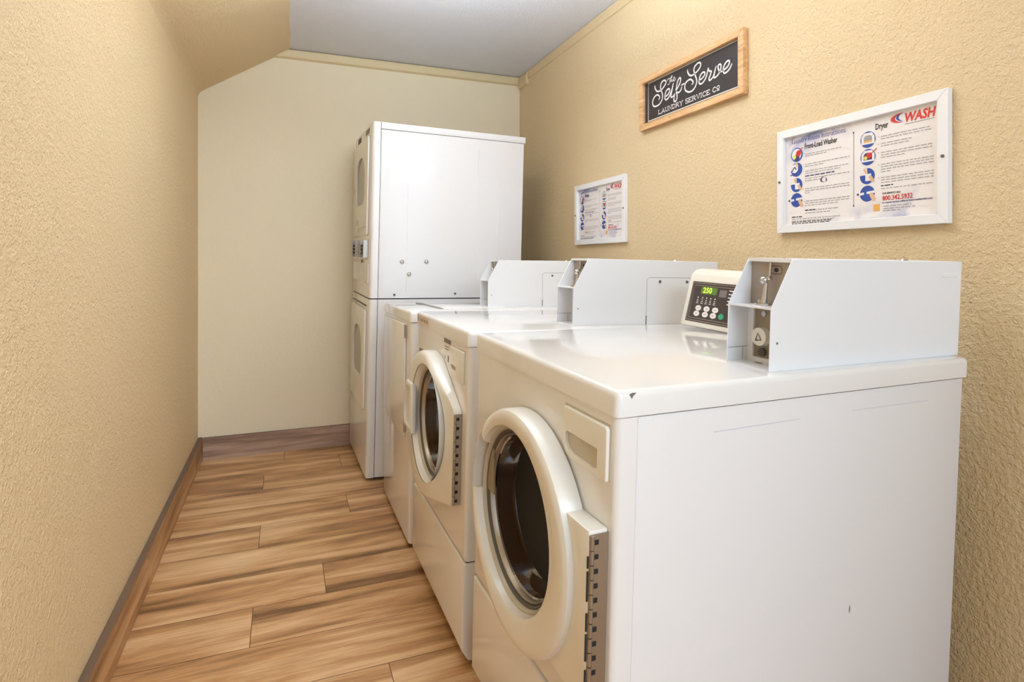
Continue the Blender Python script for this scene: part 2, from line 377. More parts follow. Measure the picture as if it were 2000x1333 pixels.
def coin_box(P, zt, xf, y0, y1, x1, label, detail=True, latch=0.597, dark=True):
    """open-fronted steel coin box lying along the machine top"""
    hs, ht, xt = 0.122, 0.217, xf+0.052          # shelf height, top height, top front edge
    t = 0.0025
    b = NB()
    side = [(xf, zt), (xf, zt+hs), (xt, zt+ht), (x1, zt+ht), (x1, zt)]
    for ya, yb in ((y0, y0+t), (y1-t, y1)): prism(b, side, 'y', ya, yb, 0.0009, 1)
    bx(b, xt, x1, y0+t, y1-t, zt+ht-t, zt+ht); bx(b, x1-t, x1, y0+t, y1-t, zt, zt+ht-t)
    bx(b, xf, x1, y0+t, y1-t, zt, zt+t)
    prism(b, [(xt-0.001, zt+ht-0.007), (xt+0.002, zt+ht-0.007), (xt+0.002, zt+ht), (xt-0.001, zt+ht)], 'y', y0+t, y1-t)
    bx(b, xf+0.002, xf+0.062, y0+t, y1-t, zt+hs-0.003, zt+hs)
    # small raised tab near the rear top corner
    bx(b, x1-0.075, x1-0.018, y0-0.0012, y0+0.001, zt+ht-0.036, zt+ht-0.028, 0.0008, 1)
    cb = obj('coin_box', b, M['boxpaint'], P, label=label)
    b = NB(); bx(b, xf+0.060, xf+0.063, y0+t, y1-t, zt+hs, zt+ht-t); obj('slide_plate', b, M['slideplate'], cb, label='brownish grey metal back plate')
    b = NB(); bx(b, xf+0.060, xf+0.063, y0+t, y1-t-0.014, zt+0.012, zt+hs-0.003); obj('lock_plate', b, M['bronze'], cb)
    b = NB(); bx(b, xf+0.055, xf+0.063, y1-t-0.014, y1-t, zt+t, zt+hs-0.003); bx(b, xf+0.055, xf+0.063, y0+t, y1-t-0.014, zt+t, zt+0.012)
    obj('inner_bracket', b, M['boxpaint'], cb)
    xp = xf+0.060
    b = NB(); ym = y0+(y1-y0)*0.58
    cyl(b, (xp-0.022, ym-0.008, zt+hs), (xp-0.022, ym-0.008, zt+hs+0.005), 0.0155); cyl(b, (xp-0.022, ym-0.008, zt+hs+0.005), (xp-0.022, ym-0.008, zt+hs+0.012), 0.009)
    cyl(b, (xp-0.018, ym-0.008, zt+hs+0.010), (xp-0.014, ym-0.008, zt+hs+0.045), 0.0062, 0.0035)
    sph(b, (xp-0.016, ym-0.004, zt+hs+0.050), 0.0085); cyl(b, (xp-0.012, ym-0.018, zt+hs+0.056), (xp-0.012, ym-0.004, zt+hs+0.052), 0.0045)
    cyl(b, (xp-0.008, ym-0.010, zt+hs+0.052), (xp-0.006, ym-0.010, zt+hs+0.086), 0.0028, 0.0022)
    obj('coin_slide', b, M['chrome'], cb)
    b = NB(); yl = y0+(y1-y0)*0.40
    conv = lambda r, u, o: (xp-0.0005-o, yl-r, zt+0.194+u)
    pts = [(-0.014, -0.004), (-0.010, -0.008), (0.010, -0.008), (0.014, -0.004), (0.014, 0.004), (0.010, 0.008), (-0.010, 0.008), (-0.014, 0.004), (-0.014, -0.004)]
    stroke(b, pts, 0.0012, conv, smooth=False, caps=False)
    disc(b, 0, 0, 0.0042, conv, rx=1.3); obj('slide_label', b, M['black'], cb, smooth=False)
    ym = y0+(y1-y0)*0.64
    b = NB(); cyl(b, (xp, ym, zt+0.056), (xp-0.014, ym, zt+0.056), 0.0195, 0.0185, 32); lk = obj('lock', b, M['plastic'], cb, label='cream round lock knob')
    b = NB(); kc = lambda r, u, o: (xp-0.0145-o, ym-r, zt+0.054+u)
    stroke(b, [(-0.007, -0.006), (0.0075, -0.004), (-0.002, 0.009), (-0.007, -0.006)], 0.0024, kc, smooth=False)
    obj('key_slot', b, M['black'], cb, smooth=False)
    b = NB(); cyl(b, (xp, ym, zt+0.024), (xp-0.006, ym, zt+0.024), 0.0085); obj('small_lock', b, M['rubber'], cb)
    b = NB(); cyl(b, (xp, ym-0.002, zt+0.103), (xp-0.005, ym-0.002, zt+0.103), 0.0055); obj('screw', b, M['chrome'], cb)
    # inspection panel seam with screws, only on the boxes that show one
    if detail == 'latch':
        b = NB(); cv = lambda r, u, o: (r, y0-o, u)
        stroke(b, [(latch, zt+0.004), (latch, zt+0.153), (latch+0.012, zt+0.159), (x1-0.10, zt+0.159)], 0.0012, cv, 0.0003, smooth=False)
        stroke(b, [(latch, zt+0.001), (latch, zt+0.028)], 0.0045, cv, 0.0004, smooth=False)
        obj('panel_seam', b, M['decal_grey'], cb, smooth=False)
        for dx in (0.052, 0.165):
            b = NB(); cyl(b, (latch+dx, y0, zt+0.153-0.008), (latch+dx, y0-0.002, zt+0.153-0.008), 0.0050); obj('screw', b, M['rubber'], cb)
    b = NB(); cyl(b, (xf+0.018, y0, zt+0.055), (xf+0.018, y0-0.001, zt+0.055), 0.0022); obj('rivet', b, M['decal_grey'], cb)
    # fold line on the inner far wall, and the slot in the floor
    b = NB(); cv = lambda r, u, o: (r, y1-t-o, u)
    stroke(b, [(xf+0.002, zt+0.030), (xf+0.056, zt+0.031)], 0.0010, cv, 0.0004, smooth=False, caps=False)
    stroke(b, [(xf+0.042, zt+0.031), (xf+0.042, zt+0.003)], 0.0010, cv, 0.0004, smooth=False, caps=False)
    fc = lambda r, u, o: (r, u, zt+t+o)
    disc(b, xf+0.045, (y0+y1)/2+0.012, 0.010, fc, rx=0.55)
    obj('seam', b, M['decal_grey'], cb, smooth=False)
    b = NB(); cyl(b, (x1-0.16, y0+0.03, zt+ht), (x1-0.16, y0+0.03, zt+ht+0.0035), 0.008, 0.006); obj('top_screw', b, M['chrome'], cb); b = NB(); cyl(b, (xt+0.05, y0+0.06, zt+ht), (xt+0.05, y0+0.06, zt+ht+0.002), 0.005)
    obj('top_screw', b, M['chrome'], cb)
    return cb
def feet(P, D, W, z):
    for x in (0.05, D-0.07):
        for y in (0.05, W-0.05):
            b = NB(); cyl(b, (x, y, z), (x, y, z-0.020+0.004), 0.018); obj('foot', b, M['dark'], P)
def console(P, zt, y0, y1, decal):
    b = NB()
    prof = [(0.668, zt+0.001), (0.702, zt+0.140), (0.708, zt+0.156), (0.722, zt+0.168), (0.745, zt+0.172), (0.80, zt+0.170), (0.80, zt+0.001)]
    prism(b, prof, 'y', y0, y1, 0.003, 2)
    c = obj('control_console', b, M['console'], P)
    if not decal: return c
    n = Vector((-0.139, 0, 0.034)).normalized(); up = Vector((0.034, 0, 0.139)).normalized(); o0 = Vector((0.668, 0, zt+0.001))
    cv = lambda r, u, o: o0+Vector((0, -r, 0))+up*u+n*o     # r is -y
    R = lambda y: -y
    b = NB(); rect(b, R(0.630), R(0.30), 0.014, 0.137, cv, 0.0006); obj('control_panel', b, M['decal'], c, smooth=False, label='dark brown control panel')
    b = NB()
    for i, w in ((0.0045, 0.0011), (0.0115, 0.0009)):
        q = [(R(0.630)+i, 0.014+i), (R(0.30)-i, 0.014+i), (R(0.30)-i, 0.137-i), (R(0.630)+i, 0.137-i), (R(0.630)+i, 0.014+i)]
        stroke(b, q, w, cv, 0.0009, smooth=False, caps=False)
    obj('border_line', b, M['tan_line'], c, smooth=False)
    b = NB(); rect(b, R(0.588), R(0.523), 0.101, 0.122, cv, 0.0009); obj('display', b, M['lcd'], c, smooth=False, label='small green display')
    b = NB()
    text(b, '250', R(0.580), 0.1045, 0.0235, lambda r, u, o: cv(r, u, 0.0012+o), bold=0.012, sx=1.05); obj('digits', b, M['digit'], c, smooth=False)
    b = NB(); rect(b, R(0.512), R(0.484), 0.097, 0.118, cv, 0.0009); obj('sensor_window', b, M['decal_grey'], c, smooth=False)
    for row, yy, cols in ((0, 0.057, (0.584, 0.549, 0.514)), (1, 0.040, (0.587, 0.551, 0.518))):
        for q in cols:
            b = NB()
            disc(b, R(q), yy, 0.0082, cv, 0.0014, rx=1.5); obj('button', b, M['white_print'], c, smooth=False)
            b = NB(); stroke(b, [(R(q)-0.005, yy), (R(q)+0.005, yy)], 0.0016, cv, 0.0018, smooth=False, caps=False); obj('button_print', b, M['decal_grey'], c, smooth=False)
    b = NB(); disc(b, R(0.487), 0.041, 0.0085, cv, 0.0014, rx=1.25); obj('button', b, M['green'], c, smooth=False, label='green start button')
    for q in (0.594, 0.575, 0.558, 0.541, 0.524):
        b = NB(); disc(b, R(q), 0.089, 0.0022, cv, 0.0012)
        for uu, ww in ((0.082, 0.006), (0.077, 0.008), (0.072, 0.009)): stroke(b, [(R(q)-ww/2, uu), (R(q)+ww/2, uu)], 0.0018, cv, 0.0012, smooth=False, caps=False)
        obj('indicator_print', b, M['white_print'], c, smooth=False)
    b = NB()
    for uu in (0.118, 0.108, 0.098, 0.088, 0.078): stroke(b, [(R(0.476), uu), (R(0.455), uu-0.001)], 0.003, cv, 0.0012, smooth=False, caps=False)
    obj('cycle_print', b, M['white_print'], c, smooth=False)
    return c
def hull(pts):
    pts = sorted(set(pts)); 
    def half(ps):
        h = []
        for p in ps:
            while len(h) > 1 and (h[-1][0]-h[-2][0])*(p[1]-h[-2][1])-(h[-1][1]-h[-2][1])*(p[0]-h[-2][0]) <= 0: h.pop()
            h.append(p)
        return h
    a, b = half(pts), half(pts[::-1]); return a[:-1]+b[:-1]
def washer(P, D, W, zt, lt, door, kind):
    zl = zt-lt; sy = kind == 'near'
    cy, cz, ro, cyo, czo, ri = door
    # cabinet, front panel, lower panel
    hole = lambda r: (lambda q: (lathe(q, [(r, -0.03), (r, 0.30)], cy, cz, 64, True, True), q)[1])(NB())
    b = NB(); bx(b, 0.0415, D-0.012, 0.002, W-0.002, 0.02, zl-0.003, 0.004, 2, vert_edge)
    body = obj('cabinet', b, M['enamel_side'], P); 
    cut(body, [hole(0.20)])
    zs = 0.306
    b = NB(); bx(b, 0.0, 0.040, 0, W, zs, zl-0.002, 0.014, 4, lambda e: front_v(e) or (e.verts[0].co.z < zs+1e-4 and e.verts[1].co.z < zs+1e-4 and e.verts[0].co.x < 0.01 and e.verts[1].co.x < 0.01))
    fp = obj('front_panel', b, M['enamel'], P); cut(fp, [hole(0.185)])
    b = NB(); prism(b, [(0.0, zs-0.004), (0.0, 0.055), (0.022, 0.020), (0.0405, 0.020), (0.0405, zs-0.004)], 'y', 0, W, 0.006, 3)
    obj('lower_panel', b, M['enamel'], P)
    b = NB(); bx(b, 0.010, 0.042, 0.004, W-0.004, zs-0.006, zs+0.004); obj('panel_seam', b, M['dark'], P); b = NB(); bx(b, 0.0392, 0.0428, 0.0035, W-0.0035, 0.024, zl-0.004); obj('side_seam', b, M['dark'], P)
    b = NB(); bx(b, 0.006, D-0.014, 0.005, W-0.005, zl-0.004, zl+0.002)
    obj('lid_seam', b, M['dark'], P)
    b = NB(); bx(b, -0.004, D, -0.003, W+0.003, zl, zt, 0.011, 4, top_edge(zt)); obj('lid', b, M['enamel'], P)
    # drum behind the door
    b = NB(); lathe(b, [(0.183, 0.06), (0.183, 0.29), (0.02, 0.295)], cy, cz, 64, False, True); obj('drum', b, M['drum'], P)
    # door ring
    b = NB()
    prof = [(ro-0.012, -0.001), (ro, -0.004), (ro, -0.040), (ro-0.003, -0.047), (ro-0.010, -0.051), (ro-0.020, -0.052)]
    inner = [(ri+0.006, -0.050), (ri, -0.046), (ri-0.003, -0.036), (ri-0.008, -0.020)]
    n = 128; t = bmesh.new(); rings = []
    def pr(r, x, c): return [t.verts.new((x, c[0]+r*math.cos(2*math.pi*k/n), c[1]+r*math.sin(2*math.pi*k/n))) for k in range(n)]
    for r, x in prof: rings.append(pr(r, x, (cy, cz)))
    for r, x in inner: rings.append(pr(r, x, (cyo, czo)))
    for a, c in zip(rings, rings[1:]):
        for k in range(n): t.faces.new((a[k], a[(k+1) % n], c[(k+1) % n], c[k]))
    bmesh.ops.recalc_face_normals(t, faces=t.faces); 
    for f in t.faces:
        pass
    merge(b, t)
    if kind == 'near':
        z0, z1, yh, th = 0.415, 0.716, 0.018, 0.037
        # hinge block: flat, right of the ring and set back from its face
        circ = [(cy+(ro-0.004)*math.cos(math.radians(a)), cz+(ro-0.004)*math.sin(math.radians(a))) for a in range(0, 360, 3)]
        edge = [p for p in circ if z0 <= p[1] <= z1 and p[0] < cy]
        edge = sorted(edge, key=lambda p: p[1])
        prism(b, [(yh, z0), (yh, z1)]+[(y+0.01, z) for y, z in reversed(edge)], 'x', -th, -0.001, 0.002, 2)
    else:
        z0, z1, yh, th = 0.449, 0.722, 0.048, 0.025
        # smooth web that sweeps from the ring to the hinge edge
        t = bmesh.new()
        circ = lambda r: [(cy+r*math.cos(math.radians(a)), cz+r*math.sin(math.radians(a))) for a in range(0, 360, 3)]
        def outline(r, inset):
            h = hull([(round(y, 5), round(z, 5)) for y, z in circ(r)]+[(yh+inset, z0+inset), (yh+inset, z1-inset)])
            return h
        # resample every outline by angle so the loops match
        def resample(h, m=160):
            res = []
            for k in range(m):
                a = 2*math.pi*k/m; d = (math.cos(a), math.sin(a)); best = None
                for p, q in zip(h, h[1:]+h[:1]):
                    ex, ey = q[0]-p[0], q[1]-p[1]; den = d[0]*ey-d[1]*ex
                    if abs(den) < 1e-12: continue
                    s = ((p[0]-cy)*ey-(p[1]-cz)*ex)/den; u = ((p[0]-cy)*d[1]-(p[1]-cz)*d[0])/den
                    if s > 0 and -1e-6 <= u <= 1+1e-6: best = s
                res.append((cy+d[0]*best, cz+d[1]*best, best))
            return res
        def dep(y, base):    # thins towards the hinge
            f = min(1, max(0, (y-yh)/0.20)); f = f*f*(3-2*f); return -(th+(base-th)*f)
        loops = []
        for r, ins, base in ((ro, 0, 0.001), (ro, 0, 0.040), (ro-0.004, 0.002, 0.048), (ro-0.014, 0.005, 0.0515)):
            L = resample(outline(r, ins))
            loops.append([t.verts.new(((-0.001 if base < 0.01 else dep(y, base)), y, z)) for y, z, _ in L])
        L = [(cyo+(ri+0.004)*math.cos(2*math.pi*k/160), czo+(ri+0.004)*math.sin(2*math.pi*k/160)) for k in range(160)]
        loops.append([t.verts.new((dep(y, 0.0515)-0.0015, y, z)) for y, z in L])
        for a, c in zip(loops, loops[1:]):
            for k in range(160): t.faces.new((a[k], a[(k+1) % 160], c[(k+1) % 160], c[k]))
        bmesh.ops.recalc_face_normals(t, faces=t.faces)
        b.free(); b = NB(); merge(b, t)
        lathe(b, [(ri+0.004, -0.051), (ri, -0.046), (ri-0.003, -0.036), (ri-0.008, -0.020)], cyo, czo, 128)
    d = obj('door', b, M['plastic'], P, angle=50, label='round cream door with chrome piano hinge')
    if kind == 'near':     # handle pocket on the far side of the ring
        q1 = NB(); z_a, z_b = czo-0.01, czo+0.155
        prism(q1, [(0.472, z_a), (0.519, z_a), (0.514, z_a+0.06), (0.497, z_a+0.11), (0.470, z_b)], 'x', -0.08, -0.022)
        cut(d, [q1])
        b = NB(); prism(b, [(0.455, z_a), (0.521, z_a), (0.516, z_a+0.06), (0.499, z_a+0.11), (0.470, z_b)], 'x', -0.024, -0.020); obj('handle', b, M['pocket'], d, label='recessed handle pocket')
    else:
        b = NB()
        prism(b, [(0.452, 0.546), (0.572, 0.549), (0.588, 0.575), (0.590, 0.62), (0.581, 0.672), (0.560, 0.712), (0.545, 0.722), (0.462, 0.722)], 'x', -0.060, -0.040, 0.005, 3)
        q1 = NB(); prism(q1, [(0.466, 0.560), (0.560, 0.562), (0.572, 0.580), (0.574, 0.62), (0.566, 0.664), (0.548, 0.704), (0.472, 0.704)], 'x', -0.07, -0.045)
        h = obj('handle', b, M['plastic'], d, label='raised finger-grip handle'); cut(h, [q1])
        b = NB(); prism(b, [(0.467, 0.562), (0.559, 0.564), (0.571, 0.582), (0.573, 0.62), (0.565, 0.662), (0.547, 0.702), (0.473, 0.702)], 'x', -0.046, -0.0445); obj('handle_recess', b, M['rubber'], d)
    b = NB(); lathe(b, [(ri-0.003, -0.030), (ri-0.008, -0.034), (ri-0.011, -0.030), (ri-0.0125, -0.016)], cyo, czo, 96); obj('inner_ring', b, M['ringmetal'], d, label='pale inner trim ring')
    b = NB(); lathe(b, [(ri-0.011, -0.024), (ri-0.014, -0.026), (ri-0.017, -0.022), (ri-0.019, -0.006)], cyo, czo, 96); obj('gasket', b, M['rubber'], d, label='grey rubber gasket')
    b = NB(); lathe(b, [(ri-0.018, -0.018), (ri-0.021, -0.020), (ri-0.024, -0.016), (ri-0.026, -0.002)], cyo, czo, 96); obj('clamp_ring', b, M['steel'], d, label='thin steel clamp ring')
    b = NB(); lathe(b, [(ri-0.024, -0.010), (ri-0.028, -0.006), (ri-0.034, 0.030), (ri-0.046, 0.066), (ri-0.070, 0.084), (0.05, 0.094), (0.002, 0.096)], cyo, czo, 96, False, True)
    obj('glass_bowl', b, M['glass'], d, label='dark glass bowl')
    hs, hk = NB(), NB()
    hinge_mesh(hs, hk, -th+0.002 if kind == 'near' else -th, -0.0005, yh-0.001, z0+0.004, z1-0.006, 12 if kind == 'near' else 10)
    obj('hinge', hs, M['steel'], d, label='chrome piano hinge'); obj('hinge_slots', hk, M['dark'], d, smooth=False)
    if kind == 'near':
        b = NB()
        for zz, hh in ((0.655, 0.02), (0.60, 0.05), (0.55, 0.03), (0.50, 0.045), (0.455, 0.03)):
            bx(b, -0.0392, -0.0368, 0.0166, 0.0186, zz, zz+hh)
        obj('worn_edge', b, M['dark'], d, smooth=False, label='scuffed dark paint wear')
    # detergent drawer
    dy0, dy1, dz0, dz1 = (0.018, 0.166, 0.791, 0.884) if kind == 'near' else (0.034, 0.165, 0.802, 0.897)
    b = NB(); th_ = 0.008
    prism(b, [(dy0+0.003, dz0), (dy1-0.030, dz0), (dy1-0.010, dz0+0.008), (dy1, dz0+0.026), (dy1, dz1-0.004), (dy1-0.004, dz1), (dy0+0.004, dz1), (dy0, dz1-0.004), (dy0, dz0+0.003)], 'x', -th_, 0.004, 0.0028, 3)
    dr = obj('detergent_drawer', b, M['plastic'], P)
    c2 = NB()
    if kind == 'near': pk = [(0.045, 0.806), (0.060, 0.802), (0.125, 0.802), (0.146, 0.808), (0.155, 0.820), (0.155, 0.834), (0.149, 0.840), (0.045, 0.840)]
    else: pk = [(0.10, 0.832), (0.150, 0.832), (0.154, 0.838), (0.150, 0.844), (0.10, 0.844)]
    prism(c2, pk, 'x', -0.02, -0.0005, 0.0)
    cut(dr, [c2])
    b = NB(); bx(b, -0.0015, 0.0035, dy0-0.004, dy1+0.004, dz0+0.002, dz1+0.004, 0.002, 1); obj('drawer_recess', b, M['ringmetal'], dr)
    feet(P, D, W, 0.02)

rotA = frame_rot(0.0449, 0.0078, 0.0365)
A = thing('washing_machine', 'nearest white front-load washer, beside the large framed instructions, with a digital control console', 'washing machine', (0.4939, 0.8516, 0), rotA, 'coin washers and dryers along the wall')
WA, DA, ZA, LT = 0.645, 0.9464, 0.9481, 0.0438
washer(A, DA, WA, ZA, LT, (0.300, 0.598, 0.238, 0.322, 0.608, 0.188), 'near')
coin_box(A, ZA, 0.360, 0.026, 0.137, 0.955, 'white open-fronted coin box with chrome coin slide')
console(A, ZA, 0.145, 0.648, True)
cv = lambda r, u, o: (r, 0.002-o, u); fm = mat('faint_line', sr(205, 205, 212), 0.3)
for pts in ([(0.204, 0.858), (0.419, 0.860)], [(0.564, 0.862), (0.811, 0.861)]):
    b = NB(); stroke(b, pts, 0.0012, cv, 0.0004, smooth=False, caps=False); obj('embossed_line', b, fm, A, smooth=False)
b = NB(); poly(b, [(0.020, ZA-0.006), (0.026, ZA-0.004), (0.034, ZA-0.0045), (0.028, ZA-0.009), (0.025, ZA-0.014)], lambda r, u, o: (r, -0.003-o, u), 0.0004)
obj('paint_chip', b, M['decal_grey'], A, smooth=False, label='small chip in the enamel'); b = NB()
poly(b, [(0.5795, 0.448), (0.5815, 0.440), (0.583, 0.452), (0.581, 0.461)], lambda r, u, o: (r, 0.002-o, u), 0.0004)
obj('paint_chip', b, M['decal_grey'], A, smooth=False, label='small chip in the enamel')
b = NB(); conv = lambda r, u, o: (-0.0045-o, 0.140-r, ZA-0.025+u)

rotB = frame_rot(0.0124, 0.0228, 0.0131)
B = thing('washing_machine', 'middle white front-load washer, second from the camera, with small stickers on its lid edge', 'washing machine', (0.4656, 1.5928, 0), rotB, 'coin washers and dryers along the wall')
WB, DB, ZB = 0.645, 0.9464, 0.9612
washer(B, DB, WB, ZB, LT, (0.346, 0.618, 0.237, 0.300, 0.630, 0.185), 'far')
coin_box(B, ZB, 0.370, 0.080, 0.196, 0.945, 'white coin box with screwed side panel', 'latch', 0.648)
console(B, ZB, 0.21, 0.64, False)
b = NB(); bx(b, -0.0052, -0.0035, 0.452, 0.630, ZB-0.043, ZB-0.008); lb = obj('sticker', b, M['label'], B, label='pinkish printed sticker on the lid edge')
b = NB(); conv = lambda r, u, o: (-0.0054-o, 0.625-r, ZB-0.025+u)
for r0 in (0.018, 0.058, 0.085, 0.115, 0.148): disc(b, r0, 0, 0.007, conv, rx=1.1, n=12)
obj('sticker_print', b, M['decal_grey'], B, smooth=False)
b = NB(); conv = lambda r, u, o: (-0.0003-o, 0.262-r, 0.897+u)
rect(b, 0, 0.080, -0.001, 0.013, conv)
for rr, uu, ww in ((0.01, -0.012, 0.05), (0.012, -0.020, 0.044)): stroke(b, [(rr, uu), (rr+ww, uu)], 0.003, conv, smooth=False, caps=False)
rect(b, 0.048, 0.060, -0.058, -0.038, conv); rect(b, 0.012, 0.020, -0.052, -0.042, conv)
obj('badge', b, M['decal_grey'], B, smooth=False, label='dark name badge and small icons')
b = NB(); conv = lambda r, u, o: (-0.0003-o, 0.604-r, 0.872+u)
rect(b, 0, 0.09, -0.058, -0.044, conv); obj('badge', b, M['decal_grey'], B, smooth=False)

# third machine: dryer with one large square door
rotC = frame_rot(0.0012, 0.0109, -0.0076)
Cc = thing('tumble_dryer', 'low white dryer with a plain square door, between the middle washer and the stacked dryer', 'dryer', (0.4673, 2.3449, 0), rotC, 'coin washers and dryers along the wall')
WC, DC, ZC = 0.645, 0.93, 0.9575
b = NB(); bx(b, 0.0415, DC-0.012, 0.002, WC-0.002, 0.02, ZC-LT-0.003, 0.004, 2, vert_edge); obj('cabinet', b, M['enamel_side'], Cc)
b = NB(); bx(b, 0, 0.040, 0, WC, 0.02, ZC-LT-0.002, 0.016, 4, lambda e: front_v(e)); obj('front_panel', b, M['enamel'], Cc)
b = NB(); bx(b, 0.006, DC-0.014, 0.005, WC-0.005, ZC-LT-0.004, ZC-LT+0.002); obj('lid_seam', b, M['dark'], Cc); b = NB(); bx(b, 0.0392, 0.0428, 0.0035, WC-0.0035, 0.024, ZC-LT-0.004); obj('side_seam', b, M['dark'], Cc)
b = NB(); bx(b, -0.003, DC, -0.002, WC+0.002, ZC-LT, ZC, 0.011, 4, top_edge(ZC)); obj('lid', b, M['enamel'], Cc)
b = NB(); pts = [(0.085, 0.428), (0.56, 0.428), (0.60, 0.44), (0.615, 0.47), (0.615, 0.935), (0.085, 0.935)]
pts = [(0.085, 0.428), (0.55, 0.428), (0.59, 0.436), (0.612, 0.460), (0.618, 0.50), (0.618, 0.898), (0.085, 0.898)]
prism(b, pts, 'x', -0.009, -0.001, 0.003, 2); cd = obj('door', b, M['enamel'], Cc)
for z in (0.870, 0.478):
    b = NB(); bx(b, -0.006, -0.001, 0.074, 0.0845, z-0.026, z+0.026, 0.001, 1); cyl(b, (-0.008, 0.080, z-0.028), (-0.008, 0.080, z+0.028), 0.0032, n=12); obj('hinge', b, M['steel'], cd)
b = NB(); bx(b, 0.168, 0.46, 0.13, 0.60, ZC-0.002, ZC+0.004, 0.003, 2, top_edge(ZC+0.004)); obj('top_panel', b, M['enamel'], Cc)
b = NB(); bx(b, 0.148, 0.168, 0.125, 0.605, ZC-0.001, ZC+0.0012); obj('top_shadow_line', b, M['decal_grey'], Cc)  # grey strip paints the shadow line in front of the top panel
coin_box(Cc, ZC, 0.397, 0.197, 0.312, 0.975, 'white coin box with screwed side panel', 'latch', 0.672)
console(Cc, ZC, 0.33, 0.64, False)
feet(Cc, DC, WC, 0.02)

# stacked dryer
rotD = frame_rot(0.0245, 0.0167, 0.0244)
Dd = thing('stacked_dryer', 'tall white stacked double dryer in the far corner by the back wall', 'dryer', (0.3969, 3.1343, 0), rotD, 'coin washers and dryers along the wall')
WD, DD, ZD, ZS = 0.655, 0.868, 1.894, 0.967
for z0, z1 in ((0.022, ZS-0.003), (ZS+0.003, ZD)):
    up = z1 > 1.5; nm = 'upper' if up else 'lower'
    b = NB(); bx(b, 0.0445, DD-0.008, 0.002, WD-0.002, z0, z1-(0.038 if up else 0), 0.003, 2, vert_edge); obj(nm+'_cabinet', b, M['enamel_side'], Dd)
    b = NB(); bx(b, 0, 0.042, 0, WD, z0, z1, 0.018, 4, front_v); obj(nm+'_front', b, M['enamel'], Dd)
b = NB(); bx(b, 0.0445, DD, -0.002, WD+0.002, ZD-0.036, ZD, 0.003, 2); obj('top_cover', b, M['enamel_side'], Dd)
b = NB(); bx(b, 0.008, DD-0.012, 0.004, WD-0.004, ZS-0.005, ZS+0.005); obj('unit_seam', b, M['dark'], Dd); b = NB(); bx(b, 0.0405, 0.0460, 0.0035, WD-0.004, 0.03, ZD-0.001); obj('side_seam', b, M['dark'], Dd)
b = NB(); bx(b, 0.05, DD-0.01, 0.004, WD-0.004, ZD-0.040, ZD-0.034); obj('cover_seam', b, M['dark'], Dd)
# doors
def arch(y0, y1, z0, z1, r, n=10):
    p = [(y0, z0+r*0.3), (y0+r*0.3, z0), (y1-r*0.3, z0), (y1, z0+r*0.3)]
    for k in range(n+1):
        a = math.pi/2*k/n; p.append((y1-r+r*math.cos(a), z1-r+r*math.sin(a)))
    for k in range(n+1):
        a = math.pi/2+math.pi/2*k/n; p.append((y0+r+r*math.cos(a), z1-r+r*math.sin(a)))
    return p
for up, (z0, z1), (wz0, wz1) in ((True, (1.300, 1.835), (1.475, 1.742)), (False, (0.365, 0.905), (0.525, 0.795))):
    nm = 'upper_door' if up else 'lower_door'
    b = NB(); prism(b, arch(0.075, 0.600, z0, z1, 0.03), 'x', -0.012, -0.001, 0.004, 2)
    d = obj(nm, b, M['plastic'], Dd); q = NB(); prism(q, arch(0.170, 0.490, wz0, wz1, 0.13), 'x', -0.03, -0.004)
    if up: prism(q, [(0.10, 1.322), (0.42, 1.322), (0.42, 1.345), (0.10, 1.352)], 'x', -0.03, -0.003)
    cut(d, [q])
    b = NB(); prism(b, arch(0.172, 0.488, wz0+0.002, wz1-0.002, 0.128), 'x', -0.0052, -0.0035); obj('door_window', b, M['windowgrey'], d, label='smoked arched window')
    for z in (z1-0.10, z0+0.17):
        b = NB(); bx(b, -0.010, -0.001, 0.601, 0.612, z-0.03, z+0.03, 0.001, 1); obj('hinge', b, M['steel'], d)
    if up:
        b = NB(); conv = lambda r, u, o: (-0.0122-o, 0.46-r, 1.39+u)
        for uu in (0, -0.008, -0.016, -0.024): stroke(b, [(0, uu), (0.10, uu)], 0.003, conv, smooth=False, caps=False)
        obj('door_print', b, M['decal_grey'], d, smooth=False)
b = NB()
for y0 in (0.10, 0.40):
    for z in range(5): bx(b, -0.0012, 0.003, y0, y0+0.13, 1.853+z*0.006, 1.8555+z*0.006)
obj('vent', b, M['rubber'], Dd)
b = NB(); bx(b, -0.002, 0.003, 0.03, 0.62, 1.168, 1.285); mp_ = obj('meter_panel', b, M['boxpaint'], Dd)
for yc in (0.42, 0.115):
    b = NB(); bx(b, -0.028, -0.002, yc-0.055, yc-0.044, 1.18, 1.275, 0.001, 1); bx(b, -0.028, -0.002, yc+0.044, yc+0.055, 1.18, 1.275, 0.001, 1)
    bx(b, -0.006, -0.001, yc-0.05, yc+0.05, 1.18, 1.275)
    cs = obj('coin_slide', b, M['steel'], mp_)
    for z in (1.205, 1.225, 1.245): 
        b = NB(); cyl(b, (-0.006, yc, z), (-0.034, yc, z), 0.005); obj('coin_rod', b, M['decal'], mp_)
b = NB(); cyl(b, (-0.002, 0.25, 1.160), (-0.010, 0.25, 1.160), 0.010); obj('lock', b, M['bronze'], Dd)
for y0, y1 in ((0.045, 0.185), (0.30, 0.60)):
    b = NB(); bx(b, -0.004, 0.003, y0, y1, 1.045, 1.148, 0.002, 1); obj('coin_door', b, M['boxpaint'], Dd)
b = NB(); bx(b, -0.0012, 0.003, 0.09, 0.61, 0.918, 0.928); obj('handle_slot', b, M['rubber'], Dd)
for x, z in ((0.167, 1.163), (0.300, 1.166), (0.207, 1.098)):
    b = NB(); cyl(b, (x, 0.002, z), (x, -0.001, z), 0.0125); sph(b, (x, -0.001, z), 0.0085, (1, 0.6, 1)); obj('bolt', b, M['chrome'], Dd)
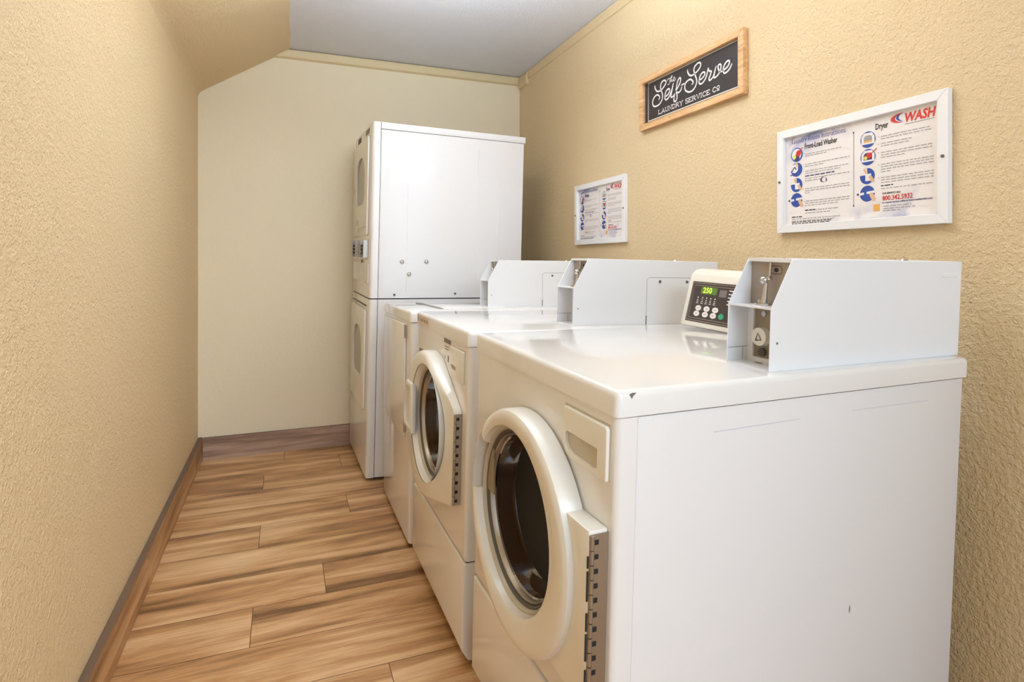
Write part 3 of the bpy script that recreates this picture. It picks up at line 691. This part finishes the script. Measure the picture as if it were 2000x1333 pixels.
for x, z in ((0.130, 0.988), (0.466, 0.993)):
    b = NB(); cyl(b, (x, 0.002, z), (x, -0.0015, z), 0.0062); obj('screw', b, M['rubber'], Dd)
b = NB()
for x in (0.192, 0.587, 0.715): bx(b, x-0.0015, x+0.0015, 0.0008, 0.003, 1.0, 1.80 if x != 0.715 else 1.66, 0.0007, 1)
obj('embossed_rib', b, M['enamel_side'], Dd)
feet(Dd, DD, WD, 0.022)

# ---------------------------------------------------------------- framed notices on the right wall
def wall_conv(y0, z0, out0):     # local frame of a thing placed at (XR, yc, zc)
    return lambda r, u, o: (-(out0+o), -r, u)
def picture_frame(P, W, Hh, bw, depth, m, name='frame'):
    b = NB()
    for (y0, y1, z0, z1) in ((-W/2, W/2, Hh/2-bw, Hh/2), (-W/2, W/2, -Hh/2, -Hh/2+bw)):
        prism(b, [(y0, z0 if z1 > 0 else z0), (y1, z0), (y1, z1), (y0, z1)], 'x', -depth, -0.001) if False else None
    # mitred sides
    o = [(-W/2, -Hh/2), (W/2, -Hh/2), (W/2, Hh/2), (-W/2, Hh/2)]; i = [(-W/2+bw, -Hh/2+bw), (W/2-bw, -Hh/2+bw), (W/2-bw, Hh/2-bw), (-W/2+bw, Hh/2-bw)]
    for k in range(4):
        j = (k+1) % 4
        prism(b, [o[k], o[j], i[j], i[k]], 'x', -depth, -0.001, 0.0012, 1)
    return obj(name, b, m, P)
def notice(loc, label, big):
    W, Hh, bw = (0.541, 0.3385, 0.026) if big else (0.526, 0.333, 0.028)
    P = thing('framed_notice', label, 'framed notice', loc, None, 'framed laundry instructions')
    picture_frame(P, W, Hh, bw, 0.020, M['frame'])
    b = NB(); bx(b, -0.0065, -0.004, -W/2+bw-0.004, W/2-bw+0.004, -Hh/2+bw-0.004, Hh/2-bw+0.004)
    pp = obj('printed_sheet', b, M['paper'], P, smooth=False)
    yc, zc = 1.2315, 1.4232           # the big notice's centre, the sheet layout was measured there
    cv = lambda r, u, o: (-(0.0066+o), -(r), u)
    Y = lambda y: -(y-yc); Z = lambda z: z-zc
    keys = ('title', 'heading', 'red', 'blue', 'navy', 'grey', 'white', 'skin', 'orange', 'yellow')
    mats = ('violet', 'black', 'red', 'blue', 'navy', 'grey_ink', 'white_print', 'skin', 'orange', 'yellow')
    L = {k: NB() for k in keys}
    def done(name):          # everything drawn since the last call becomes one part
        m = NB(); used = []
        for k, mm in zip(keys, mats):
            q = L[k]
            if len(q.faces):
                if not big:
                    for v in q.verts: v.co.y *= 0.96; v.co.z *= 0.98
                for f in q.faces: f.material_index = len(used)
                used.append(M[mm]); merge(m, q)
            else: q.free()
            L[k] = NB()
        obj(name, m, used, pp, smooth=False)
    out = lambda k: (lambda r, u, o: cv(r, u, o+k))
    text(L['title'], 'Laundry Room Instructions', Y(1.452), Z(1.5435), 0.0225, out(0.0004), fit=0.195); done('title_lettering')
    text(L['heading'], 'Front-Load Washer' if big else 'Washer', Y(1.402), Z(1.5195), 0.0240, out(0.0005), bold=0.016, fit=0.118 if big else 0.05); done('heading_lettering')
    text(L['heading'], 'Dryer', Y(1.162), Z(1.5300), 0.0240, out(0.0005), bold=0.016, fit=0.037); done('heading_lettering')
    text(L['red'], 'WASH', Y(1.080), Z(1.5330), 0.0340, out(0.0005), bold=0.03, shear=0.2, fit=0.080)
    # swoosh crescents
    def cres(bm, cx, cz, rx, rz, th_, a0, a1, o):
        n = 28; P1, P2 = [], []
        for k in range(n+1):
            a = math.radians(a0+(a1-a0)*k/n); x, z = cx+rx*math.cos(a), cz+rz*math.sin(a)
            P1.append((x, z)); tt = th_*math.sin(math.pi*k/n)+0.0004; P2.append((x+tt, z-tt*0.25*math.sin(a)))
        for k in range(n): bm.faces.new([bm.verts.new(cv(x, z, o)) for x, z in (P1[k], P1[k+1], P2[k+1], P2[k])])
    cres(L['red'], Y(1.086), Z(1.5475), 0.031, 0.0130, 0.012, 75, 285, 0.0005)
    cres(L['blue'], Y(1.084), Z(1.5490), 0.0175, 0.0105, 0.0065, 80, 280, 0.0006)
    stroke(L['grey'], [(Y(1.078), Z(1.5275)), (Y(1.000), Z(1.5275))], 0.002, cv, 0.0005, False, False)
    done('logo')
    # divider
    stroke(L['navy'], [(Y(1.229), Z(1.536)), (Y(1.229), Z(1.322))], 0.0010, cv, 0.0005, False)
    for z in (1.536, 1.322): disc(L['navy'], Y(1.229), Z(z), 0.0025, cv, 0.0006)
    done('divider_line')
    # pictograms
    def hand(x, z, s=1.0, flip=1):
        poly(L['skin'], [(x, z), (x+0.006*s, z+0.004*s), (x+0.012*s, z-0.002*s), (x+0.018*s, z-0.014*s), (x+0.010*s, z-0.018*s), (x+0.003*s, z-0.008*s)], cv, 0.0009)
    for (x, z, kind) in ((Y(1.432), Z(1.506), 0), (Y(1.433), Z(1.458), 1), (Y(1.433), Z(1.408), 2), (Y(1.433), Z(1.359), 3),
                         (Y(1.184), Z(1.507), 4), (Y(1.184), Z(1.457), 5), (Y(1.186), Z(1.403), 2), (Y(1.186), Z(1.353), 3)):
        r = 0.0228
        if kind == 0:
            disc(L['blue'], x, z, r, cv, 0.0005); disc(L['white'], x-0.001, z+0.001, r*0.82, cv, 0.0006); disc(L['navy'], x, z-0.009, 0.011, cv, 0.0007)
            disc(L['red'], x+0.007, z+0.004, 0.0105, cv, 0.0008, n=9); disc(L['yellow'], x-0.009, z-0.006, 0.007, cv, 0.0008, n=7); stroke(L['red'], [(x+0.010, z+0.01), (x+0.022, z+0.020)], 0.003, cv, 0.0008, False)
        if kind == 1:
            disc(L['blue'], x, z, r, cv, 0.0005); disc(L['white'], x-0.008, z+0.004, 0.014, cv, 0.0006); stroke(L['navy'], [(x-0.018, z-0.004), (x-0.008, z+0.008), (x-0.002, z+0.002)], 0.004, cv, 0.0008); hand(x-0.006, z+0.022, 0.8)
            stroke(L['navy'], [(x-0.024, z-0.016), (x-0.010, z-0.015)], 0.003, cv, 0.0008, False)
        if kind == 2:
            disc(L['blue'], x, z, r, cv, 0.0005); poly(L['white'], [(x-0.024, z+0.003), (x-0.024, z+0.022), (x, z+0.022), (x, z+0.003)], cv, 0.0006); hand(x-0.012, z+0.020, 0.8)
            poly(L['white'], [(x-0.006, z-0.014), (x-0.006, z+0.006), (x+0.012, z+0.006), (x+0.012, z-0.014)], cv, 0.0007); hand(x+0.004, z-0.002)
        if kind == 3:
            disc(L['blue'], x, z, r, cv, 0.0005); stroke(L['white'], [(x-0.026, z), (x-0.010, z+0.001)], 0.007, cv, 0.0006, False, False); stroke(L['white'], [(x-0.002, z+0.002), (x+0.026, z+0.004)], 0.007, cv, 0.0006, False, False)
            hand(x+0.006, z-0.002, 1.2); disc(L['navy'], x-0.029, z, 0.0035, cv, 0.0007, n=12)
        if kind in (4, 5):
            disc(L['blue'], x, z, r*1.02, cv, 0.0005)
            poly(L['white'], [(x-0.020, z-0.013), (x+0.020, z-0.013), (x+0.020, z+0.008), (x+0.012, z+0.019), (x-0.012, z+0.019), (x-0.020, z+0.008)], cv, 0.0006)
            poly(L['grey'] if kind == 4 else L['navy'], [(x-0.013, z-0.008), (x+0.013, z-0.008), (x+0.013, z+0.006), (x+0.008, z+0.012), (x-0.008, z+0.012), (x-0.013, z+0.006)], cv, 0.0007)
            if kind == 4: poly(L['orange'], [(x-0.013, z-0.008), (x+0.013, z-0.008), (x+0.013, z-0.003), (x-0.013, z-0.003)], cv, 0.0008)
            else:
                disc(L['red'], x+0.004, z+0.004, 0.0085, cv, 0.0008, n=9); disc(L['yellow'], x-0.007, z-0.002, 0.0055, cv, 0.0008, n=7); stroke(L['red'], [(x+0.010, z+0.008), (x+0.026, z+0.020)], 0.0028, cv, 0.0008, False)
        done('pictogram')
    # body copy, too small in the photo to read: rows of word-length marks
    rng = random.Random(3)
    def words(bm, x0, x1, z, h=0.0022, full=True):
        x = x0
        while x < x1-0.004:
            w_ = min(rng.uniform(0.006, 0.018), x1-x); stroke(bm, [(x, z), (x+w_, z)], h, cv, 0.0005, False, False); x += w_+0.003
    l0, l1 = Y(1.400), Y(1.242); q0, q1 = Y(1.145), Y(1.002)
    for z, e, kk in ((1.502, 0.82, 'grey'), (1.496, 0.5, 'grey'), (1.470, 1, 'grey'), (1.463, 0.45, 'grey'), (1.448, 1, 'grey'), (1.441, 0.8, 'grey'), (1.432, 0.68, 'navy'), (1.424, 1, 'grey'), (1.417, 0.36, 'grey'),
                  (1.392, 1, 'grey'), (1.385, 1, 'grey'), (1.378, 0.15, 'grey'), (1.352, 1, 'grey'), (1.345, 1, 'grey'), (1.338, 0.75, 'grey'), (1.322, 0.75, 'grey'), (1.314, 0.6, 'grey')):
        words(L[kk], l0, l0+(l1-l0)*e, Z(z), 0.0034 if kk == 'navy' else 0.0022)
        if z in (1.496, 1.463, 1.417, 1.378, 1.338, 1.314): done('paragraph')
    words(L['heading'], Y(1.400), Y(1.362), Z(1.323), 0.003)
    for z in (1.506, 1.470, 1.448, 1.392, 1.352): stroke(L['grey'], [(l0-0.007, Z(z)), (l0-0.005, Z(z))], 0.003, cv, 0.0005, False, False)
    for z, x1, kk, h in ((1.304, 1.405, 'heading', 0.003), (1.297, 1.275, 'grey', 0.002), (1.291, 1.29, 'grey', 0.002), (1.3835-0.1, 0, '', 0)):
        if kk: words(L[kk], Y(1.452), Y(x1), Z(z), h)
    for zz, x1 in ((1.2875, 1.30), (1.2825, 1.31)): words(L['heading'], Y(1.452), Y(x1), Z(zz), 0.0024)
    done('paragraph')
    for z, e in ((1.508, 0.92), (1.501, 0.98), (1.488, 0.6), (1.481, 0.55), (1.463, 1), (1.456, 1), (1.449, 0.5), (1.430, 1), (1.423, 1), (1.416, 1), (1.409, 0.2), (1.393, 1), (1.386, 1), (1.379, 1), (1.362, 0.97)):
        words(L['grey'], q0, q0+(q1-q0)*e, Z(z))
        if z in (1.501, 1.481, 1.449, 1.409, 1.379, 1.362): done('paragraph')
    for z in (1.508, 1.488, 1.463, 1.430, 1.393): stroke(L['grey'], [(q0-0.008, Z(z)), (q0-0.006, Z(z))], 0.003, cv, 0.0005, False, False)
    words(L['heading'], q0, q0+0.035, Z(1.370), 0.003); done('paragraph')
    text(L['heading'], 'FOR SERVICE CALL:', Y(1.141), Z(1.3455), 0.0072, out(0.0005), bold=0.01, fit=0.052)
    text(L['red'], '800.342.5932', Y(1.141), Z(1.3285), 0.0185, out(0.0005), bold=0.014, fit=0.084); done('phone_lettering')
    text(L['navy'], 'to request service online at www.washlaundry.com', Y(1.141), Z(1.3205), 0.0066, out(0.0005), bold=0.01, fit=0.135); done('contact_lettering')
    words(L['grey'], Y(1.138), Y(1.06), Z(1.3125)); words(L['grey'], Y(1.138), Y(1.05), Z(1.3060)); words(L['grey'], Y(1.138), Y(1.09), Z(1.3000)); done('paragraph')
    q = (Y(1.158), Z(1.3105)); s = 0.0095
    poly(L['orange'], [(q[0]-s, q[1]-s), (q[0]+s, q[1]-s), (q[0]+s, q[1]+s), (q[0]-s, q[1]+s)], cv, 0.0006); done('orange_square')
    c3 = (Y(1.330), Z(1.4130)); cres(L['navy'], c3[0], c3[1], 0.013, 0.009, 0.005, 40, 300, 0.0006); cres(L['navy'], c3[0]+0.004, c3[1]-0.001, -0.007, 0.006, -0.004, 60, 300, 0.0006)
    done('small_logo')
    for q in L.values(): q.free()
    for y in (-W/2+bw*0.45, W/2-bw*0.45):
        b = NB(); cyl(b, (-0.020, y, 0.0), (-0.0225, y, 0.0), 0.0040); obj('screw', b, M['rubber'], P)
    return P
notice((XR, 1.2315, 1.4232), 'white-framed laundry instructions headed Front-Load Washer and Dryer, above the nearest washer', True)
notice((XR, 2.705, 1.4225), 'white-framed laundry instructions farthest along the wall, below and left of the black sign', False)

# ---------------------------------------------------------------- wooden framed sign
yc, zc = 1.9835, 1.8845
SG = thing('wall_sign', 'black sign in a pine frame lettered The Self-Serve Laundry Service Co', 'sign', (XR, yc, zc))
picture_frame(SG, 0.661, 0.240, 0.027, 0.024, M['pine'], 'frame')
b = NB(); bx(b, -0.007, -0.002, -0.306, 0.306, -0.096, 0.096); bd = obj('board', b, M['sign_black'], SG, smooth=False)
cv = lambda r, u, o: (-(0.0072+o), -r, u)
ST = [[(2.212, 1.95), (2.209, 1.938), (2.2, 1.926), (2.187, 1.919), (2.164, 1.919), (2.144, 1.929), (2.13, 1.94), (2.134, 1.952), (2.149, 1.956), (2.163, 1.95), (2.169, 1.936), (2.167, 1.922), (2.159, 1.907), (2.154, 1.891), (2.159, 1.874), (2.177, 1.86), (2.2, 1.857), (2.219, 1.861), (2.229, 1.875), (2.226, 1.89), (2.213, 1.902), (2.195, 1.906), (2.179, 1.897), (2.176, 1.889), (2.181, 1.882)],
 [(2.139, 1.881), (2.122, 1.884), (2.107, 1.893), (2.105, 1.906), (2.114, 1.91), (2.129, 1.904), (2.136, 1.889), (2.138, 1.876), (2.129, 1.867), (2.114, 1.87), (2.102, 1.88), (2.088, 1.9), (2.078, 1.923)],
 [(2.078, 1.923), (2.084, 1.905), (2.092, 1.883), (2.095, 1.874), (2.089, 1.867), (2.076, 1.871), (2.064, 1.883), (2.045, 1.9), (2.031, 1.916), (2.029, 1.931), (2.038, 1.934), (2.05, 1.921), (2.058, 1.897), (2.066, 1.879), (2.074, 1.858), (2.073, 1.847), (2.064, 1.843), (2.054, 1.852), (2.052, 1.866), (2.057, 1.879), (2.04, 1.875), (2.027, 1.881), (2.021, 1.891)],
 [(2.022, 1.901), (2.014, 1.901), (2.006, 1.902)],
 [(1.983, 1.951), (1.982, 1.942), (1.971, 1.927), (1.955, 1.921), (1.934, 1.924), (1.913, 1.933), (1.902, 1.945), (1.904, 1.956), (1.918, 1.96), (1.937, 1.952), (1.943, 1.939), (1.937, 1.92), (1.928, 1.9), (1.926, 1.884), (1.937, 1.867), (1.955, 1.858), (1.976, 1.859), (1.996, 1.871), (2.001, 1.885), (1.996, 1.901), (1.979, 1.908), (1.963, 1.907), (1.95, 1.896), (1.948, 1.889), (1.954, 1.885)],
 [(1.911, 1.888), (1.893, 1.891), (1.878, 1.9), (1.878, 1.91), (1.888, 1.913), (1.903, 1.906), (1.911, 1.89), (1.911, 1.878), (1.903, 1.871), (1.888, 1.873), (1.873, 1.884), (1.865, 1.897), (1.859, 1.915), (1.856, 1.919), (1.854, 1.911), (1.847, 1.905), (1.839, 1.903), (1.843, 1.893), (1.852, 1.879), (1.85, 1.87), (1.839, 1.872), (1.827, 1.88), (1.818, 1.9), (1.812, 1.913)],
 [(1.812, 1.913), (1.817, 1.902), (1.823, 1.884), (1.823, 1.874), (1.815, 1.872), (1.798, 1.88), (1.787, 1.895), (1.785, 1.91), (1.794, 1.915), (1.801, 1.91), (1.798, 1.896), (1.789, 1.886), (1.777, 1.885), (1.761, 1.888), (1.746, 1.895), (1.739, 1.908), (1.746, 1.914), (1.759, 1.911), (1.77, 1.898), (1.773, 1.883), (1.766, 1.873), (1.75, 1.875), (1.737, 1.883), (1.728, 1.895)]]
ST2 = [[(2.117, 1.946), (2.118, 1.952), (2.109, 1.953), (2.097, 1.952), (2.09, 1.955)], [(2.102, 1.951), (2.102, 1.938), (2.108, 1.929), (2.117, 1.929)],
 [(2.1, 1.936), (2.092, 1.95), (2.085, 1.956), (2.09, 1.96), (2.094, 1.949), (2.098, 1.936), (2.09, 1.943), (2.087, 1.94), (2.088, 1.934), (2.078, 1.938), (2.071, 1.94), (2.067, 1.946), (2.073, 1.948), (2.079, 1.942), (2.077, 1.934), (2.067, 1.933), (2.061, 1.939)]]
b = NB()
for i, s in enumerate(ST): stroke(b, [(-(y-yc), z-zc) for y, z in s], 0.0068, cv, 0.0004+0.00004*i)
for i, s in enumerate(ST2): stroke(b, [(-(y-yc), z-zc) for y, z in s], 0.0032, cv, 0.0004+0.00004*i)
obj('script_lettering', b, M['white_print'], bd, smooth=False)
b = NB(); q = [(-0.279, -0.083), (0.279, -0.083), (0.279, 0.090), (-0.279, 0.090), (-0.279, -0.083)]
q = [(-0.2785, -0.0825), (0.2910, -0.0825), (0.2910, 0.0895), (-0.2785, 0.0895), (-0.2785, -0.0845)]
stroke(b, q, 0.0042, cv, 0.0004, False, False); obj('border_line', b, M['white_print'], bd, smooth=False)
# slab-serif capitals drawn as strokes on a unit grid
GL = {'L': ([[(.15, 0), (.15, 1)], [(.15, .06), (.85, .06), (.85, .3)]], [(.0, .34, 0), (.0, .34, 1)], .9),
 'A': ([[(.1, 0), (.45, 1), (.8, 0)], [(.22, .33), (.68, .33)]], [(-.04, .26, 0), (.62, .96, 0)], .95),
 'U': ([[(.15, 1), (.15, .28), (.3, .05), (.58, .05), (.73, .28), (.73, 1)]], [(.0, .32, 1), (.58, .88, 1)], .9),
 'N': ([[(.12, 0), (.12, 1), (.72, 0), (.72, 1)]], [(-.03, .28, 0), (.57, .87, 1), (-.04, .2, 1)], .9),
 'D': ([[(.12, 0), (.12, 1)], [(.12, .94), (.5, .94), (.75, .72), (.75, .28), (.5, .06), (.12, .06)]], [(-.02, .2, 0), (-.02, .2, 1)], .9),
 'R': ([[(.12, 0), (.12, 1)], [(.12, .94), (.55, .94), (.7, .74), (.55, .5), (.12, .5)], [(.45, .5), (.75, 0)]], [(-.03, .28, 0), (.62, .9, 0), (-.03, .2, 1)], .92),
 'Y': ([[(.08, 1), (.42, .5), (.76, 1)], [(.42, .5), (.42, 0)]], [(-.06, .24, 1), (.6, .9, 1), (.26, .58, 0)], .9),
 'S': ([[(.7, .78), (.6, .92), (.35, .96), (.14, .8), (.2, .6), (.6, .42), (.7, .22), (.5, .05), (.25, .06), (.1, .22)]], [], .82),
 'E': ([[(.12, 0), (.12, 1)], [(.12, .94), (.72, .94), (.72, .74)], [(.12, .06), (.75, .06), (.75, .28)], [(.12, .5), (.52, .5)]], [(-.03, .2, 0), (-.03, .2, 1)], .86),
 'V': ([[(.08, 1), (.42, 0), (.76, 1)]], [(-.06, .24, 1), (.6, .9, 1)], .88),
 'I': ([[(.2, 0), (.2, 1)]], [(.02, .38, 0), (.02, .38, 1)], .44),
 'C': ([[(.75, .74), (.6, .92), (.36, .95), (.13, .72), (.13, .28), (.36, .05), (.6, .08), (.76, .26)]], [], .86),
 'o': ([[(.4, 1), (.15, .85), (.12, .55), (.3, .36), (.5, .36), (.68, .55), (.65, .85), (.4, 1)], [(.08, .1), (.72, .1)]], [], .8), ' ': ([], [], .42)}
b = NB(); s = 0.0195
def slab(word, x0, x1, z0):
    tot = sum(GL[c][2] for c in word); k = (x1-x0)/tot; x = x0
    for i, c in enumerate(word):
        st, sf, wd = GL[c]
        for j, line in enumerate(st):
            stroke(b, [(x+px*k, z0+pz*s) for px, pz in line], 0.0034, cv, 0.0004+0.00003*j, smooth=c in 'SC', caps=False)
        for (a0, a1, pz) in sf: stroke(b, [(x+a0*k, z0+pz*(s-0.001)+0.0006), (x+a1*k, z0+pz*(s-0.001)+0.0006)], 0.0022, cv, 0.0006, False, False)
        x += wd*k
slab('LAUNDRY SERVICE', -(2.187-yc), -(1.845-yc), 1.8155-zc); slab('Co', -(1.833-yc), -(1.791-yc), 1.8165-zc)
obj('capital_lettering', b, M['white_print'], bd, smooth=False)
b = NB()
for (r, u) in ((0.323, 0.055), (0.311, 0.053), (-0.10, -0.1055)): cyl(b, (-0.0235, -r, u), (-0.0246, -r, u), 0.0035, n=10)
obj('frame_knot', b, M['bronze'], SG)
